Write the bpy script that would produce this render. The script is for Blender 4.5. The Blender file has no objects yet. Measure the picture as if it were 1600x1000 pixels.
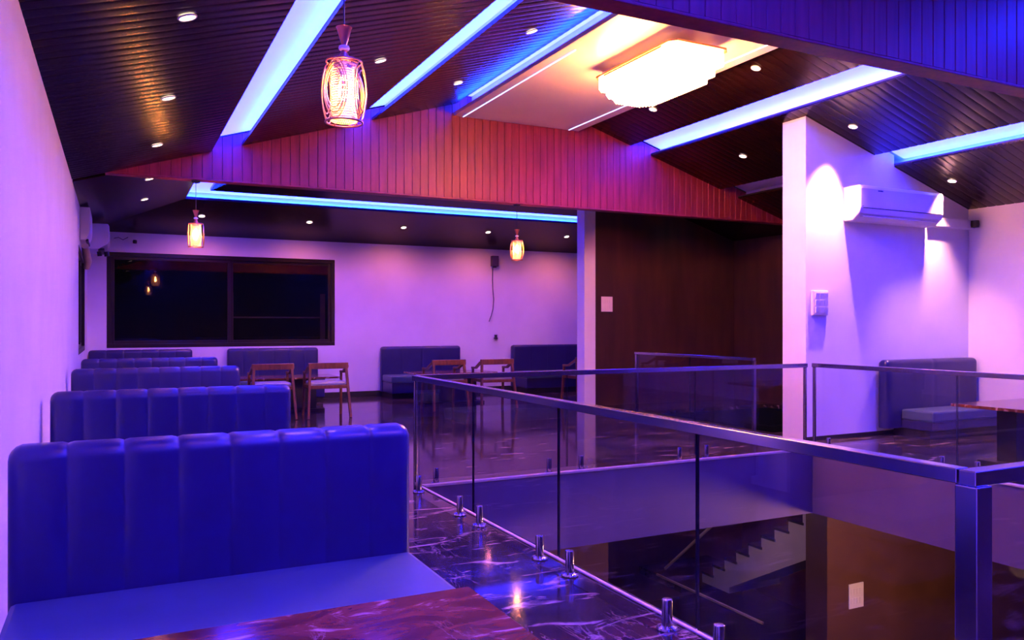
import bpy, math, random
from mathutils import Vector, Matrix
random.seed(7)
scene = bpy.context.scene
C = scene.collection

# ------------------------------------------------------------------ camera
cam_d = bpy.data.cameras.new('camera')
cam_d.sensor_width = 36.0
cam_d.lens = 28.07
cam_d.shift_y = 7.0 / 1600.0
cam_d.clip_start = 0.05
cam = bpy.data.objects.new('camera', cam_d)
C.objects.link(cam)
cam.location = (0, 0, 1.4)
cam.rotation_euler = (math.radians(90), 0, math.radians(-26.4275))
scene.camera = cam

# ------------------------------------------------------------------ world (night) and exposure
world = bpy.data.worlds.new('night')
scene.world = world
world.use_nodes = True
wb = world.node_tree.nodes['Background']
wb.inputs[0].default_value = (0.010, 0.008, 0.012, 1)
wb.inputs[1].default_value = 0.25
vs = scene.view_settings
vs.view_transform = 'Standard'
vs.look = 'None'
vs.gamma = 1.0
vs.use_curve_mapping = False
vs.exposure = 0.0

LED_BLUE = (0.002, 0.032, 1.0)      # strip on the lip
GLOW_COL = (0.015, 0.014, 1.0)      # glowing sheet added in the cove top, stands in for bounced strip light
LED_K = 300.0
GLOW_K = 28.0
SPOT_W = 95.0
CHAND_K = 88.0
BULB_K = 750.0

# ------------------------------------------------------------------ room numbers (metres)
XL, XR, YB, YN = -0.42, 10.45, 15.13, -2.2      # walls
ZE, S = 2.97, 0.305                              # eave height, roof slope
BZ = 3.07                                        # beam underside
NB0, NB1 = 3.45, 3.60                            # near beam
FB0, FB1 = 9.87, 10.02                           # far beam
T1, T2 = (1.0, 1.34), (2.63, 2.92)
T4, T5 = (6.87, 7.25), (8.59, 8.96)
TB = (13.37, 13.71)
PX0, PX1, PZ = 4.04, 5.97, 4.18                  # centre panel
VX0, VX1, VY0, VY1 = 2.36, 6.98, 1.42, 6.50      # stair void
WY0, WY1, WX = 7.0, 7.37, 7.41                   # partition with the air conditioner
DY = 11.62                                       # dark lobby wall

def zl(x, y=0): return ZE + S * (x - XL)
def zr(x, y=0): return ZE + S * (XR - x)
def zb(x, y): return ZE + S * (YB - y)

# ------------------------------------------------------------------ node helpers
def new_mat(name):
    m = bpy.data.materials.new(name)
    m.use_nodes = True
    nt = m.node_tree
    return m, nt, nt.nodes['Principled BSDF'], nt.nodes['Material Output']

def noise(nt, scale, detail=4, rough=0.5, vec=None, mscale=None):
    n = nt.nodes.new('ShaderNodeTexNoise')
    n.inputs['Scale'].default_value = scale
    n.inputs['Detail'].default_value = detail
    n.inputs['Roughness'].default_value = rough
    tc = nt.nodes.new('ShaderNodeTexCoord')
    src = tc.outputs['Object']
    if mscale:
        mp = nt.nodes.new('ShaderNodeMapping')
        mp.inputs['Scale'].default_value = mscale
        nt.links.new(src, mp.inputs['Vector'])
        src = mp.outputs['Vector']
    nt.links.new(src, n.inputs['Vector'])
    return n

def ramp(nt, src, stops):
    r = nt.nodes.new('ShaderNodeValToRGB')
    while len(r.color_ramp.elements) < len(stops):
        r.color_ramp.elements.new(0.5)
    for e, (p, c) in zip(r.color_ramp.elements, stops):
        e.position = p
        e.color = (c[0], c[1], c[2], 1)
    nt.links.new(src, r.inputs['Fac'])
    return r

def bump(nt, src, bsdf, strength, dist=0.01):
    b = nt.nodes.new('ShaderNodeBump')
    b.inputs['Strength'].default_value = strength
    b.inputs['Distance'].default_value = dist
    nt.links.new(src, b.inputs['Height'])
    nt.links.new(b.outputs['Normal'], bsdf.inputs['Normal'])

def varied(name, c1, c2, scale=8, rough=0.5, metal=0.0, bstr=0.0, mscale=None, spec=0.5, coat=0.0):
    m, nt, p, o = new_mat(name)
    n = noise(nt, scale, mscale=mscale)
    r = ramp(nt, n.outputs['Fac'], [(0.35, c1), (0.68, c2)])
    nt.links.new(r.outputs['Color'], p.inputs['Base Color'])
    p.inputs['Roughness'].default_value = rough
    p.inputs['Metallic'].default_value = metal
    p.inputs['Specular IOR Level'].default_value = spec
    p.inputs['Coat Weight'].default_value = coat
    p.inputs['Coat Roughness'].default_value = 0.1
    if bstr:
        n2 = noise(nt, scale * 9, mscale=mscale)
        bump(nt, n2.outputs['Fac'], p, bstr, 0.004)
    return m

def emit(name, col, k):
    m, nt, p, o = new_mat(name)
    p.inputs['Base Color'].default_value = (0.8, 0.8, 0.8, 1)
    p.inputs['Emission Color'].default_value = (*col, 1)
    p.inputs['Emission Strength'].default_value = k
    return m

M = {}
M['wall'] = varied('white_paint', (0.76, 0.74, 0.76), (0.84, 0.82, 0.84), 1.3, 0.55, bstr=0.12)
M['cove'] = varied('white_cove_paint', (0.80, 0.79, 0.80), (0.86, 0.85, 0.86), 2.0, 0.6)
M['panel_white'] = varied('white_satin_panel', (0.80, 0.70, 0.62), (0.85, 0.75, 0.67), 1.5, 0.28)
M['dark_wall'] = varied('dark_brown_laminate', (0.030, 0.012, 0.012), (0.055, 0.020, 0.018), 5, 0.42, mscale=(1, 1, 0.15), bstr=0.05)
M['lower_wall'] = varied('brown_lower_wall', (0.085, 0.034, 0.020), (0.11, 0.046, 0.026), 2, 0.6)
M['wood_ceiling'] = varied('dark_glossy_ceiling_plank', (0.008, 0.0025, 0.0035), (0.020, 0.006, 0.007), 5, 0.27, mscale=(0.35, 4, 4), bstr=0.03, spec=0.26)
M['wood_beam'] = varied('red_brown_beam_plank', (0.20, 0.018, 0.040), (0.29, 0.028, 0.058), 4, 0.45, mscale=(5, 5, 0.4), bstr=0.06, spec=0.25)
M['wood_chair'] = varied('brown_chair_wood', (0.12, 0.038, 0.014), (0.22, 0.075, 0.026), 9, 0.35, mscale=(3, 3, 0.6))
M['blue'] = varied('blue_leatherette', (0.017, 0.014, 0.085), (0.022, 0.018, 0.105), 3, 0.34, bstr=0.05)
M['blue_toplit'] = varied('blue_leatherette_toplit', (0.050, 0.085, 0.135), (0.060, 0.10, 0.155), 3, 0.40, bstr=0.04)  # lighter copy of the sofa blue, light from above put into the colour
M['grey_seat'] = varied('grey_leatherette', (0.30, 0.30, 0.32), (0.38, 0.38, 0.40), 6, 0.35)
M['black'] = varied('black_plastic', (0.010, 0.010, 0.012), (0.018, 0.017, 0.02), 6, 0.45)
M['black_gap'] = varied('dark_base_laminate', (0.008, 0.006, 0.007), (0.014, 0.011, 0.011), 6, 0.5)
M['white_plastic'] = varied('white_plastic', (0.78, 0.77, 0.77), (0.82, 0.81, 0.81), 3, 0.35)
M['switch'] = varied('cream_switch_plastic', (0.76, 0.72, 0.68), (0.80, 0.76, 0.72), 3, 0.35)
M['chrome'] = varied('polished_steel', (0.40, 0.36, 0.41), (0.47, 0.43, 0.48), 2, 0.20, metal=1.0)
M['copper'] = varied('copper_brown_metal', (0.42, 0.13, 0.09), (0.52, 0.17, 0.12), 6, 0.35, metal=0.6)
M['gold'] = varied('gold_metal', (0.75, 0.42, 0.16), (0.82, 0.48, 0.2), 5, 0.3, metal=0.9)
M['mesh_metal'] = varied('cream_perforated_metal', (0.90, 0.66, 0.34), (0.95, 0.72, 0.40), 5, 0.5)
M['frame'] = varied('dark_brown_window_frame', (0.010, 0.004, 0.004), (0.017, 0.006, 0.006), 6, 0.3, mscale=(1, 1, 0.3))
M['grey_step'] = varied('grey_painted_stringer', (0.42, 0.38, 0.40), (0.48, 0.44, 0.46), 3, 0.6)
M['dark_step'] = varied('dark_stone_tread', (0.02, 0.016, 0.016), (0.04, 0.03, 0.03), 6, 0.25)
M['beige'] = varied('beige_painted_metal', (0.42, 0.32, 0.24), (0.48, 0.38, 0.28), 6, 0.5)
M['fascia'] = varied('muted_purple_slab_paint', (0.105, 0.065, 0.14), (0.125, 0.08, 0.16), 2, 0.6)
M['nosing'] = varied('pale_stone_edge', (0.55, 0.44, 0.40), (0.66, 0.54, 0.48), 12, 0.3)
M['cable'] = varied('purple_grey_cable', (0.05, 0.03, 0.09), (0.07, 0.045, 0.12), 6, 0.5)
M['dark_glass_edge'] = varied('dark_glass_edge', (0.006, 0.008, 0.014), (0.010, 0.013, 0.022), 9, 0.25)
M['led_blue'] = emit('blue_led_strip', LED_BLUE, LED_K)
M['added_glow'] = emit('added_cove_glow', GLOW_COL, GLOW_K)
M['added_glow_near'] = emit('bright_added_cove_glow', GLOW_COL, GLOW_K * 2.0)  # stronger added glow, brightens the near beam and first sofa
M['led_line'] = emit('pale_led_line', (0.38, 0.42, 1.0), 3.5)
M['bulb'] = emit('warm_bulb', (1.0, 0.36, 0.06), BULB_K)
M['crystal'] = emit('lit_crystal_rod', (1.0, 0.34, 0.11), CHAND_K)
M['halo'] = emit('warm_halo_strip', (1.0, 0.42, 0.16), 5.0)
M['lens'] = emit('downlight_lens', (1.0, 0.74, 0.52), 9.0)

def glass_mat(name, tint, f0=0.04, k=1.0):
    """thin sheet: clear with a mirror film that strengthens at grazing angles (same from both sides)"""
    m = bpy.data.materials.new(name); m.use_nodes = True
    nt = m.node_tree; nt.nodes.clear()
    o = nt.nodes.new('ShaderNodeOutputMaterial')
    mx = nt.nodes.new('ShaderNodeMixShader')
    ge = nt.nodes.new('ShaderNodeNewGeometry')
    dt = nt.nodes.new('ShaderNodeVectorMath'); dt.operation = 'DOT_PRODUCT'
    nt.links.new(ge.outputs['Incoming'], dt.inputs[0]); nt.links.new(ge.outputs['Normal'], dt.inputs[1])
    def math_(op, a, b=None):
        n_ = nt.nodes.new('ShaderNodeMath'); n_.operation = op
        for i, q in enumerate((a, b)):
            if q is None: continue
            if isinstance(q, (int, float)): n_.inputs[i].default_value = q
            else: nt.links.new(q, n_.inputs[i])
        return n_.outputs[0]
    c = math_('ABSOLUTE', dt.outputs['Value'])
    w = math_('POWER', math_('SUBTRACT', 1.0, c), 5.0)
    f = math_('ADD', math_('MULTIPLY', w, 1 - f0), f0)
    tr = nt.nodes.new('ShaderNodeBsdfTransparent'); tr.inputs['Color'].default_value = (*tint, 1)
    gl = nt.nodes.new('ShaderNodeBsdfGlossy'); gl.inputs['Roughness'].default_value = 0.0
    gl.inputs['Color'].default_value = (k, k, k, 1)
    nt.links.new(f, mx.inputs[0]); nt.links.new(tr.outputs[0], mx.inputs[1])
    nt.links.new(gl.outputs[0], mx.inputs[2]); nt.links.new(mx.outputs[0], o.inputs[0])
    return m
M['glass'] = glass_mat('clear_railing_glass', (0.90, 0.88, 0.92), 0.035)
M['window_glass'] = glass_mat('night_window_glass', (0.55, 0.55, 0.58), 0.045)

def marble(name, dark, mid, vein, vscale, mscale, rough, vpos=(0.60, 0.66, 0.78), vk=0.75):
    m, nt, p, o = new_mat(name)
    n = noise(nt, vscale, 9, 0.62, mscale=mscale)
    n.inputs['Distortion'].default_value = 1.2
    r1 = ramp(nt, n.outputs['Fac'], [(0.38, dark), (vpos[0], mid), (vpos[1], mid), (vpos[2], vein)])
    n2 = noise(nt, vscale * 0.6, 6, 0.6, mscale=(mscale[1], mscale[0], 1))
    n2.inputs['Distortion'].default_value = 2.0
    ma = nt.nodes.new('ShaderNodeMath'); ma.operation = 'SUBTRACT'; ma.inputs[1].default_value = 0.5
    nt.links.new(n2.outputs['Fac'], ma.inputs[0])
    ab = nt.nodes.new('ShaderNodeMath'); ab.operation = 'ABSOLUTE'
    nt.links.new(ma.outputs[0], ab.inputs[0])
    r2 = ramp(nt, ab.outputs[0], [(0.0, (vk, vk, vk)), (0.016, (0, 0, 0)), (1, (0, 0, 0))])
    n3 = noise(nt, vscale * 0.45, 3)
    r3 = ramp(nt, n3.outputs['Fac'], [(0.46, (0, 0, 0)), (0.62, (1, 1, 1))])
    mu = nt.nodes.new('ShaderNodeMath'); mu.operation = 'MULTIPLY'
    nt.links.new(r2.outputs['Color'], mu.inputs[0]); nt.links.new(r3.outputs['Color'], mu.inputs[1])
    mx = nt.nodes.new('ShaderNodeMix'); mx.data_type = 'RGBA'
    nt.links.new(mu.outputs[0], mx.inputs['Factor'])
    nt.links.new(r1.outputs['Color'], mx.inputs[6]); mx.inputs[7].default_value = (*vein, 1)
    nt.links.new(mx.outputs[2], p.inputs['Base Color'])
    p.inputs['Roughness'].default_value = rough
    return m
M['floor'] = marble(vk=0.4, *('dark_polished_marble', (0.018, 0.012, 0.016), (0.040, 0.026, 0.028), (0.50, 0.36, 0.32), 3.4, (0.6, 2.2, 1), 0.09, (0.54, 0.57, 0.69)))
M['marble_table'] = marble('brown_marble_top', (0.07, 0.020, 0.011), (0.17, 0.052, 0.028), (0.66, 0.44, 0.36), 4.0, (0.9, 2.0, 1), 0.12, (0.53, 0.56, 0.66))

# ------------------------------------------------------------------ mesh helpers
class MB:
    def __init__(s): s.v = []; s.f = []; s.m = []
    def add(s, vs_, fs_, mi=0):
        b = len(s.v); s.v += [tuple(q) for q in vs_]
        s.f += [tuple(i + b for i in f) for f in fs_]; s.m += [mi] * len(fs_)
        return s
    def hexa(s, p, mi=0):        # 8 points: bottom 4 (ccw), top 4
        return s.add(p, [(3, 2, 1, 0), (4, 5, 6, 7), (0, 1, 5, 4), (1, 2, 6, 5), (2, 3, 7, 6), (3, 0, 4, 7)], mi)
    def box(s, x0, x1, y0, y1, z0, z1, mi=0):
        return s.hexa([(x0, y0, z0), (x1, y0, z0), (x1, y1, z0), (x0, y1, z0),
                       (x0, y0, z1), (x1, y0, z1), (x1, y1, z1), (x0, y1, z1)], mi)
    def prism(s, pts, zf, h, mi=0):       # plan polygon, underside z from zf(x,y), height h
        n = len(pts)
        v = [(x, y, zf(x, y)) for x, y in pts] + [(x, y, zf(x, y) + h) for x, y in pts]
        f = [tuple(range(n - 1, -1, -1)), tuple(range(n, 2 * n))] + [(i, (i + 1) % n, n + (i + 1) % n, n + i) for i in range(n)]
        return s.add(v, f, mi)
    def bar(s, a, b, w, h, mi=0, up=(0, 0, 1)):
        a = Vector(a); b = Vector(b); d = (b - a).normalized(); u = Vector(up)
        if abs(d.dot(u)) > 0.95: u = Vector((0, 1, 0))
        r = d.cross(u).normalized(); u = r.cross(d).normalized()
        p = []
        for c in (a, b):
            for sx, sz in ((-1, -1), (1, -1), (1, 1), (-1, 1)):
                p.append(c + r * sx * w / 2 + u * sz * h / 2)
        return s.add(p, [(0, 1, 2, 3), (7, 6, 5, 4), (0, 4, 5, 1), (1, 5, 6, 2), (2, 6, 7, 3), (3, 7, 4, 0)], mi)
    def tube(s, pts, r, n=8, mi=0, closed=False, caps=True):
        pts = [Vector(p) for p in pts]; N = len(pts); v = []; f = []
        prev = None
        for i, p in enumerate(pts):
            if closed: d = pts[(i + 1) % N] - pts[i - 1]
            else: d = pts[min(i + 1, N - 1)] - pts[max(i - 1, 0)]
            d.normalize()
            if prev is None:
                a = Vector((0, 0, 1)) if abs(d.z) < 0.9 else Vector((1, 0, 0))
                u = d.cross(a).normalized()
            else:
                u = (prev - d * prev.dot(d)).normalized()
            prev = u; w = d.cross(u)
            rr = r[i] if isinstance(r, (list, tuple)) else r
            for k in range(n):
                t = 2 * math.pi * k / n
                v.append(p + (u * math.cos(t) + w * math.sin(t)) * rr)
        for i in range(N if closed else N - 1):
            j = (i + 1) % N
            for k in range(n):
                f.append((i * n + k, i * n + (k + 1) % n, j * n + (k + 1) % n, j * n + k))
        if caps and not closed:
            f.append(tuple(range(n - 1, -1, -1))); f.append(tuple((N - 1) * n + k for k in range(n)))
        return s.add(v, f, mi)
    def lathe(s, prof, c=(0, 0, 0), n=24, mi=0, caps=True):     # prof list of (r, z)
        v = []; f = []
        for r, z in prof:
            for k in range(n):
                t = 2 * math.pi * k / n
                v.append((c[0] + r * math.cos(t), c[1] + r * math.sin(t), c[2] + z))
        for i in range(len(prof) - 1):
            for k in range(n):
                f.append((i * n + k, i * n + (k + 1) % n, (i + 1) * n + (k + 1) % n, (i + 1) * n + k))
        if caps:
            f.append(tuple(range(n - 1, -1, -1))); f.append(tuple((len(prof) - 1) * n + k for k in range(n)))
        return s.add(v, f, mi)
    def mesh(s, name, mats, smooth=False):
        me = bpy.data.meshes.new(name)
        me.from_pydata(s.v, [], s.f); me.validate(); me.update()
        for m in (mats if isinstance(mats, (list, tuple)) else [mats]):
            me.materials.append(M[m])
        for p, mi in zip(me.polygons, s.m): p.material_index = mi
        import bmesh
        b = bmesh.new(); b.from_mesh(me); bmesh.ops.recalc_face_normals(b, faces=b.faces); b.to_mesh(me); b.free()
        if smooth:
            for p in me.polygons: p.use_smooth = True
            me.set_sharp_from_angle(angle=math.radians(smooth if smooth is not True else 50))
        return me
    def build(s, name, mats, parent=None, smooth=False, bevel=0):
        o = bpy.data.objects.new(name, s.mesh(name, mats, smooth)); C.objects.link(o)
        if parent is not None: o.parent = parent
        if bevel:
            b = o.modifiers.new('bevel', 'BEVEL'); b.width = bevel; b.segments = 2
            b.limit_method = 'ANGLE'; b.angle_limit = math.radians(40)
        return o

def tag(o, label, cat=None, group=None, kind=None):
    o['label'] = label
    if cat: o['category'] = cat
    if group: o['group'] = group
    if kind: o['kind'] = kind
    return o
def empty(name, loc=(0, 0, 0), rz=0):
    o = bpy.data.objects.new(name, None); C.objects.link(o)
    o.empty_display_size = 0.1; o.location = loc; o.rotation_euler = (0, 0, rz)
    return o
def copy_tree(o, parent=None):
    c = o.copy(); C.objects.link(c); c.parent = parent
    for ch in list(o.children): copy_tree(ch, c)
    return c
def struct(o, label, cat): return tag(o, label, cat, kind='structure')
def link_mesh(name, me, parent, loc=(0, 0, 0)):
    o = bpy.data.objects.new(name, me); C.objects.link(o); o.parent = parent; o.location = loc
    return o

# ================================================================== SETTING
# ---- floor (upper storey) with the void and the stairwell left open
SX0, SX1, SY0, SY1 = 7.62, 10.30, 7.75, 10.6
fl = MB()
def slab(x0, x1, y0, y1): fl.box(x0, x1, y0, y1, -0.06, 0)
slab(XL, VX0, YN, YB); slab(VX0, VX1, YN, VY0); slab(VX0, VX1, VY1, YB)
slab(VX1, SX0, YN, YB); slab(SX0, XR, YN, SY0); slab(SX0, XR, SY1, YB); slab(SX1, XR, SY0, SY1)
struct(fl.build('floor', 'floor'), 'dark polished marble floor with brown veins around the stair void', 'floor')
# slab edges round the void
t = 0.14
for i, (a, lab) in enumerate((
    ((VX0, VX1, VY1 - 0.02, VY1 + t), 'muted purple painted slab edge along the far side of the void'),
    ((VX1 - 0.02, VX1 + t, VY0, VY1), 'muted purple painted slab edge along the right side of the void'),
    ((VX0 - t, VX0 + 0.02, VY0, VY1), 'muted purple painted slab edge along the left side of the void'),
    ((VX0, VX1, VY0 - t, VY0 + 0.02), 'muted purple painted slab edge along the near side of the void'))):
    sk = [(VX0 + .001, VX1 - .001, VY1 - 0.02, VY1 - 0.0005), (VX1 - 0.02, VX1 - 0.0005, VY0 + .001, VY1 - .021), (VX0 + 0.0005, VX0 + 0.02, VY0 + .001, VY1 - .021), (VX0 + .021, VX1 - .021, VY0 + 0.0005, VY0 + 0.02)][i]
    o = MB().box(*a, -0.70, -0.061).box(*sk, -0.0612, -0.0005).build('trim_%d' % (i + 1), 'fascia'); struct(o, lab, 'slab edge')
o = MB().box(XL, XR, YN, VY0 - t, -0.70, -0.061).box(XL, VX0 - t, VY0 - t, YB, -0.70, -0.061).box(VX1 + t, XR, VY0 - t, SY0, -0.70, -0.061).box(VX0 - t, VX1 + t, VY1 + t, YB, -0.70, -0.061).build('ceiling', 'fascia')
struct(o, 'plain lower storey ceiling under the marble floor', 'ceiling')
# pale stone nosing on the void edge
ns = MB().box(VX0 - 0.05, VX1 + 0.05, VY1 - 0.035, VY1 + 0.02, 0.0005, 0.022).box(VX0 - 0.012, VX0 + 0.02, VY0, VY1 - 0.036, 0.0005, 0.012) \
    .box(VX1 - 0.035, VX1 + 0.02, VY0, VY1 - 0.036, 0.0005, 0.02)
struct(ns.build('trim_5', 'nosing', bevel=0.004), 'pale stone nosing strip along the edge of the void', 'floor edge')

# ---- walls
wl = MB().box(XL - 0.2, XL, YN, 11.6, -0.06, ZE + 0.25).box(XL - 0.2, XL, 14.1, YB + 0.2, -0.06, ZE + 0.25) \
    .box(XL - 0.2, XL, 11.6, 14.1, -0.06, 1.0).box(XL - 0.2, XL, 11.6, 14.1, 2.42, ZE + 0.25)
struct(wl.build('wall_left', 'wall'), 'long white wall on the left lit purple beside the sofas', 'wall')
BX0, BX1, BW0, BW1 = -0.13, 3.75, 1.0, 2.63
wbk = MB().box(XL - 0.2, BX0, YB, YB + 0.2, -0.06, ZE + 0.3).box(BX1, XR + 0.2, YB, YB + 0.2, -0.06, ZE + 0.3) \
    .box(BX0, BX1, YB, YB + 0.2, -0.06, BW0).box(BX0, BX1, YB, YB + 0.2, BW1, ZE + 0.3)
struct(wbk.build('wall_back', 'wall'), 'white back wall lit purple around the dark window', 'wall')
struct(MB().box(XR, XR + 0.2, YN, WY1, -0.06, ZE + 0.3).build('wall_right', 'wall'), 'white right wall at the edge of the frame', 'wall')
struct(MB().box(XR, XR + 0.2, WY1, DY + 0.2, -0.06, ZE + 0.3).build('wall_lobby_right', 'dark_wall'), 'dark side wall of the stair lobby behind the white column', 'wall')
struct(MB().box(XR, XR + 0.2, DY + 0.2, YB, -0.06, ZE + 0.3).build('wall_far_right', 'wall'), 'white side wall of the far seating bay', 'wall')
struct(MB().box(XL - 0.2, XR + 0.2, YN - 0.2, YN, -0.06, 4.6).build('wall_near', 'dark_wall'), 'dark wall behind the camera', 'wall')
# partition that carries the air conditioner: top follows the roof, a notch runs up into the cove
pw = MB()
for x0, x1, up in ((WX, T5[0], 0.0), (T5[0], T5[1], 0.15), (T5[1], XR, 0.0)):
    pw.hexa([(x0, WY0, 0), (x1, WY0, 0), (x1, WY1, 0), (x0, WY1, 0),
             (x0, WY0, zr(x0) + up), (x1, WY0, zr(x1) + up), (x1, WY1, zr(x1) + up), (x0, WY1, zr(x0) + up)])
struct(pw.build('wall_partition', 'wall'), 'white partition wall carrying the air conditioner beside the void', 'wall')
# dark lobby wall and its white end
def ztop(x, y): return min(zr(x), zb(x, y)) if x > 5 else min(zl(x), zb(x, y))
dw = MB().hexa([(7.37, DY, 0), (XR, DY, 0), (XR, DY + 0.2, 0), (7.37, DY + 0.2, 0),
                (7.37, DY, zr(7.37)), (XR, DY, ZE), (XR, DY + 0.2, ZE), (7.37, DY + 0.2, zr(7.37))])
struct(dw.build('wall_lobby_back', 'dark_wall'), 'dark brown back wall of the stair lobby with one white plate', 'wall')
cw = MB().hexa([(7.14, DY - 0.02, 0), (7.36, DY - 0.02, 0), (7.36, DY + 0.22, 0), (7.14, DY + 0.22, 0),
                (7.14, DY - 0.02, zr(7.14)), (7.36, DY - 0.02, zr(7.36)), (7.36, DY + 0.22, zr(7.36)), (7.14, DY + 0.22, zr(7.14))])
struct(cw.build('wall_lobby_end', 'wall'), 'slim white wall end left of the dark lobby wall', 'wall end')
struct(MB().box(XL + 0.001, XR, YB - 0.015, YB - 0.001, 0.001, 0.11).build('baseboard_back', 'black'), 'black skirting board along the back wall', 'skirting')
struct(MB().box(WX, XR, WY0 - 0.013, WY0 - 0.001, 0.001, 0.05).build('baseboard_partition', 'black'), 'low dark skirting along the partition wall', 'skirting')

# ---- windows
def window(name, axis, a0, a1, z0, z1, wall, label, mull):
    w = empty(name, (0, 0, 0)); struct(w, label, 'window')
    def B(p0, p1, q0, q1, h0, h1):
        return MB().box(p0, p1, q0, q1, h0, h1) if axis == 'x' else MB().box(-q1 + 2 * wall, -q0 + 2 * wall, p0, p1, h0, h1)
    F = 0.07
    d0, d1 = wall + 0.005, wall + 0.09
    fr = B(a0, a1, d0, d1, z1 - F, z1)
    for q in ((a0, a1, z0, z0 + F), (a0, a0 + F, z0 + F, z1 - F), (a1 - F, a1, z0 + F, z1 - F)):
        b_ = B(q[0], q[1], d0, d1, q[2], q[3]); fr.add(b_.v, b_.f)
    fr.build('window_frame', 'frame', w, bevel=0.006)
    m_ = [a0 + F] + mull + [a1 - F]
    for i in range(len(m_) - 1):
        e0, e1, yy = m_[i], m_[i + 1], d0 + 0.015 + 0.028 * (i % 2)
        s0 = B(e0, e0 + 0.05, yy, yy + 0.03, z0 + F, z1 - F)
        for q in ((e1 - 0.05, e1, z0 + F, z1 - F), (e0 + 0.05, e1 - 0.05, z0 + F, z0 + F + 0.05), (e0 + 0.05, e1 - 0.05, z1 - F - 0.05, z1 - F)):
            b_ = B(q[0], q[1], yy, yy + 0.03, q[2], q[3]); s0.add(b_.v, b_.f)
        so = s0.build('sash', 'frame', w, bevel=0.004)
        B(e0 + 0.045, e1 - 0.045, yy + 0.012, yy + 0.018, z0 + F + 0.045, z1 - F - 0.045).build('pane', 'window_glass', so)
    return w
window('window_1', 'x', BX0, BX1, BW0, BW1, YB, 'wide dark sliding window in the back wall above the sofas', [1.86])
window('window_2', 'y', 11.6, 14.1, 1.0, 2.42, XL, 'dark window in the left wall seen edge on near the corner', [12.85])
# outside, beyond the right half of the back window
br = empty('balcony_railing', (2.8, 15.75, 0.0)); tag(br, 'beige metal frame outside the right half of the back window', 'railing')
for x in (-0.86, 0.86): MB().box(x - 0.045, x + 0.045, -0.02, 0.02, 0, 2.0).build('post', 'beige', br)
MB().box(-0.815, 0.815, -0.015, 0.015, 1.52, 1.55).build('rail', 'beige', br)
MB().box(-0.815, 0.815, -0.015, 0.015, 1.06, 1.075).build('rail', 'beige', br)
struct(MB().box(XL - 0.2, XR, YB + 0.2, 17.5, -0.25, 0).build('balcony_slab', 'grey_step'), 'dark balcony floor outside the back window', 'balcony')

# ---- wooden beams
def prof(x):       # top of the beam boards (runs up into the coves)
    return min(zl(x), zr(x), 4.36) + 0.15
def beam(name, y0, y1, label):
    b = empty(name, (0, 0, 0)); struct(b, label, 'beam')
    x0, x1 = -0.10, 10.13
    c = MB()
    xs = [x0, 4.12, 5.9, x1]
    for i in range(3):
        a, d = xs[i], xs[i + 1]
        c.hexa([(a, y0 + 0.018, BZ + 0.02), (d, y0 + 0.018, BZ + 0.02), (d, y1, BZ + 0.02), (a, y1, BZ + 0.02),
                (a, y0 + 0.018, max(prof(a), BZ + .021)), (d, y0 + 0.018, max(prof(d), BZ + .021)), (d, y1, max(prof(d), BZ + .021)), (a, y1, max(prof(a), BZ + .021))])
    c.build('core', 'wood_beam', b)
    MB().box(x0, x1, y0, y1, BZ, BZ + 0.0195).build('soffit_board', 'wood_beam', b, bevel=0.004)
    n = 92; w = (x1 - x0) / n
    for i in range(n):
        a, d = x0 + i * w + 0.0015, x0 + (i + 1) * w - 0.0015
        dy = random.uniform(0, 0.002); yy = y0 + dy
        q = MB(); ch = 0.0035
        za, zd = prof(a), prof(d)
        v = []
        for z0_, z1_ in ((BZ + 0.0205, BZ + 0.0205), (za, zd)):
            v += [(a, y0 + 0.0175, z0_), (a, yy + ch, z0_), (a + ch, yy, z0_), (d - ch, yy, z1_), (d, yy + ch, z1_), (d, y0 + 0.0175, z1_)]
        f = [tuple(range(5, -1, -1)), tuple(range(6, 12))] + [(k, (k + 1) % 6, 6 + (k + 1) % 6, 6 + k) for k in range(6)]
        q.add(v, f); q.build('plank', 'wood_beam', b)
    return b
beam('trim_6', FB0, FB1, 'red brown plank clad beam spanning the hall below the far bay')
beam('trim_7', NB0, NB1, 'plank clad beam across the top right, lit blue')

# ---- ceilings: planks run down the slope
PW = 0.1205
def plank_mesh(x0, x1, zf):
    q = MB(); N = 6; w = PW - 0.0035; v = []
    for x in (x0, x1):
        for k in range(N + 1):
            u = k / N; yy = -w / 2 + w * u
            arc = 0.0014 * (2 * u - 1) ** 2 + (0.002 if k in (0, N) else 0)
            v.append((x, yy, zf(x) + arc))
        v.append((x, w / 2, zf(x) + 0.02)); v.append((x, -w / 2, zf(x) + 0.02))
    n = N + 3
    f = [tuple(range(n - 1, -1, -1)), tuple(range(n, 2 * n))] + [(i, (i + 1) % n, n + (i + 1) % n, n + i) for i in range(n)]
    q.add(v, f)
    return q.mesh('plank', 'wood_ceiling', smooth=28)
def plank_ceiling(x0, x1, zf, y0, y1, label, skip=None):
    c = empty('ceiling', (0, 0, 0)); struct(c, label, 'ceiling')
    MB().prism([(x0, y0), (x1, y0), (x1, y1), (x0, y1)], lambda x, y: zf(x) + 0.0205, 0.02).build('backing_board', ['black_gap'], c)
    me = plank_mesh(x0, x1, zf)
    n = int(round((y1 - y0) / PW)); p = (y1 - y0) / n
    for i in range(n):
        link_mesh('plank', me, c, (0, y0 + (i + 0.5) * p, random.uniform(-0.0008, 0.0008)))
    return c
plank_ceiling(XL, T1[0], zl, NB1, FB0, 'dark plank ceiling slope directly above the left wall')
plank_ceiling(T1[1], T2[0], zl, NB1, FB0, 'dark plank ceiling between the two left blue coves')
plank_ceiling(T2[1], 4.06, zl, NB1, FB0, 'purple lit plank ceiling left of the pale centre panel')
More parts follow.
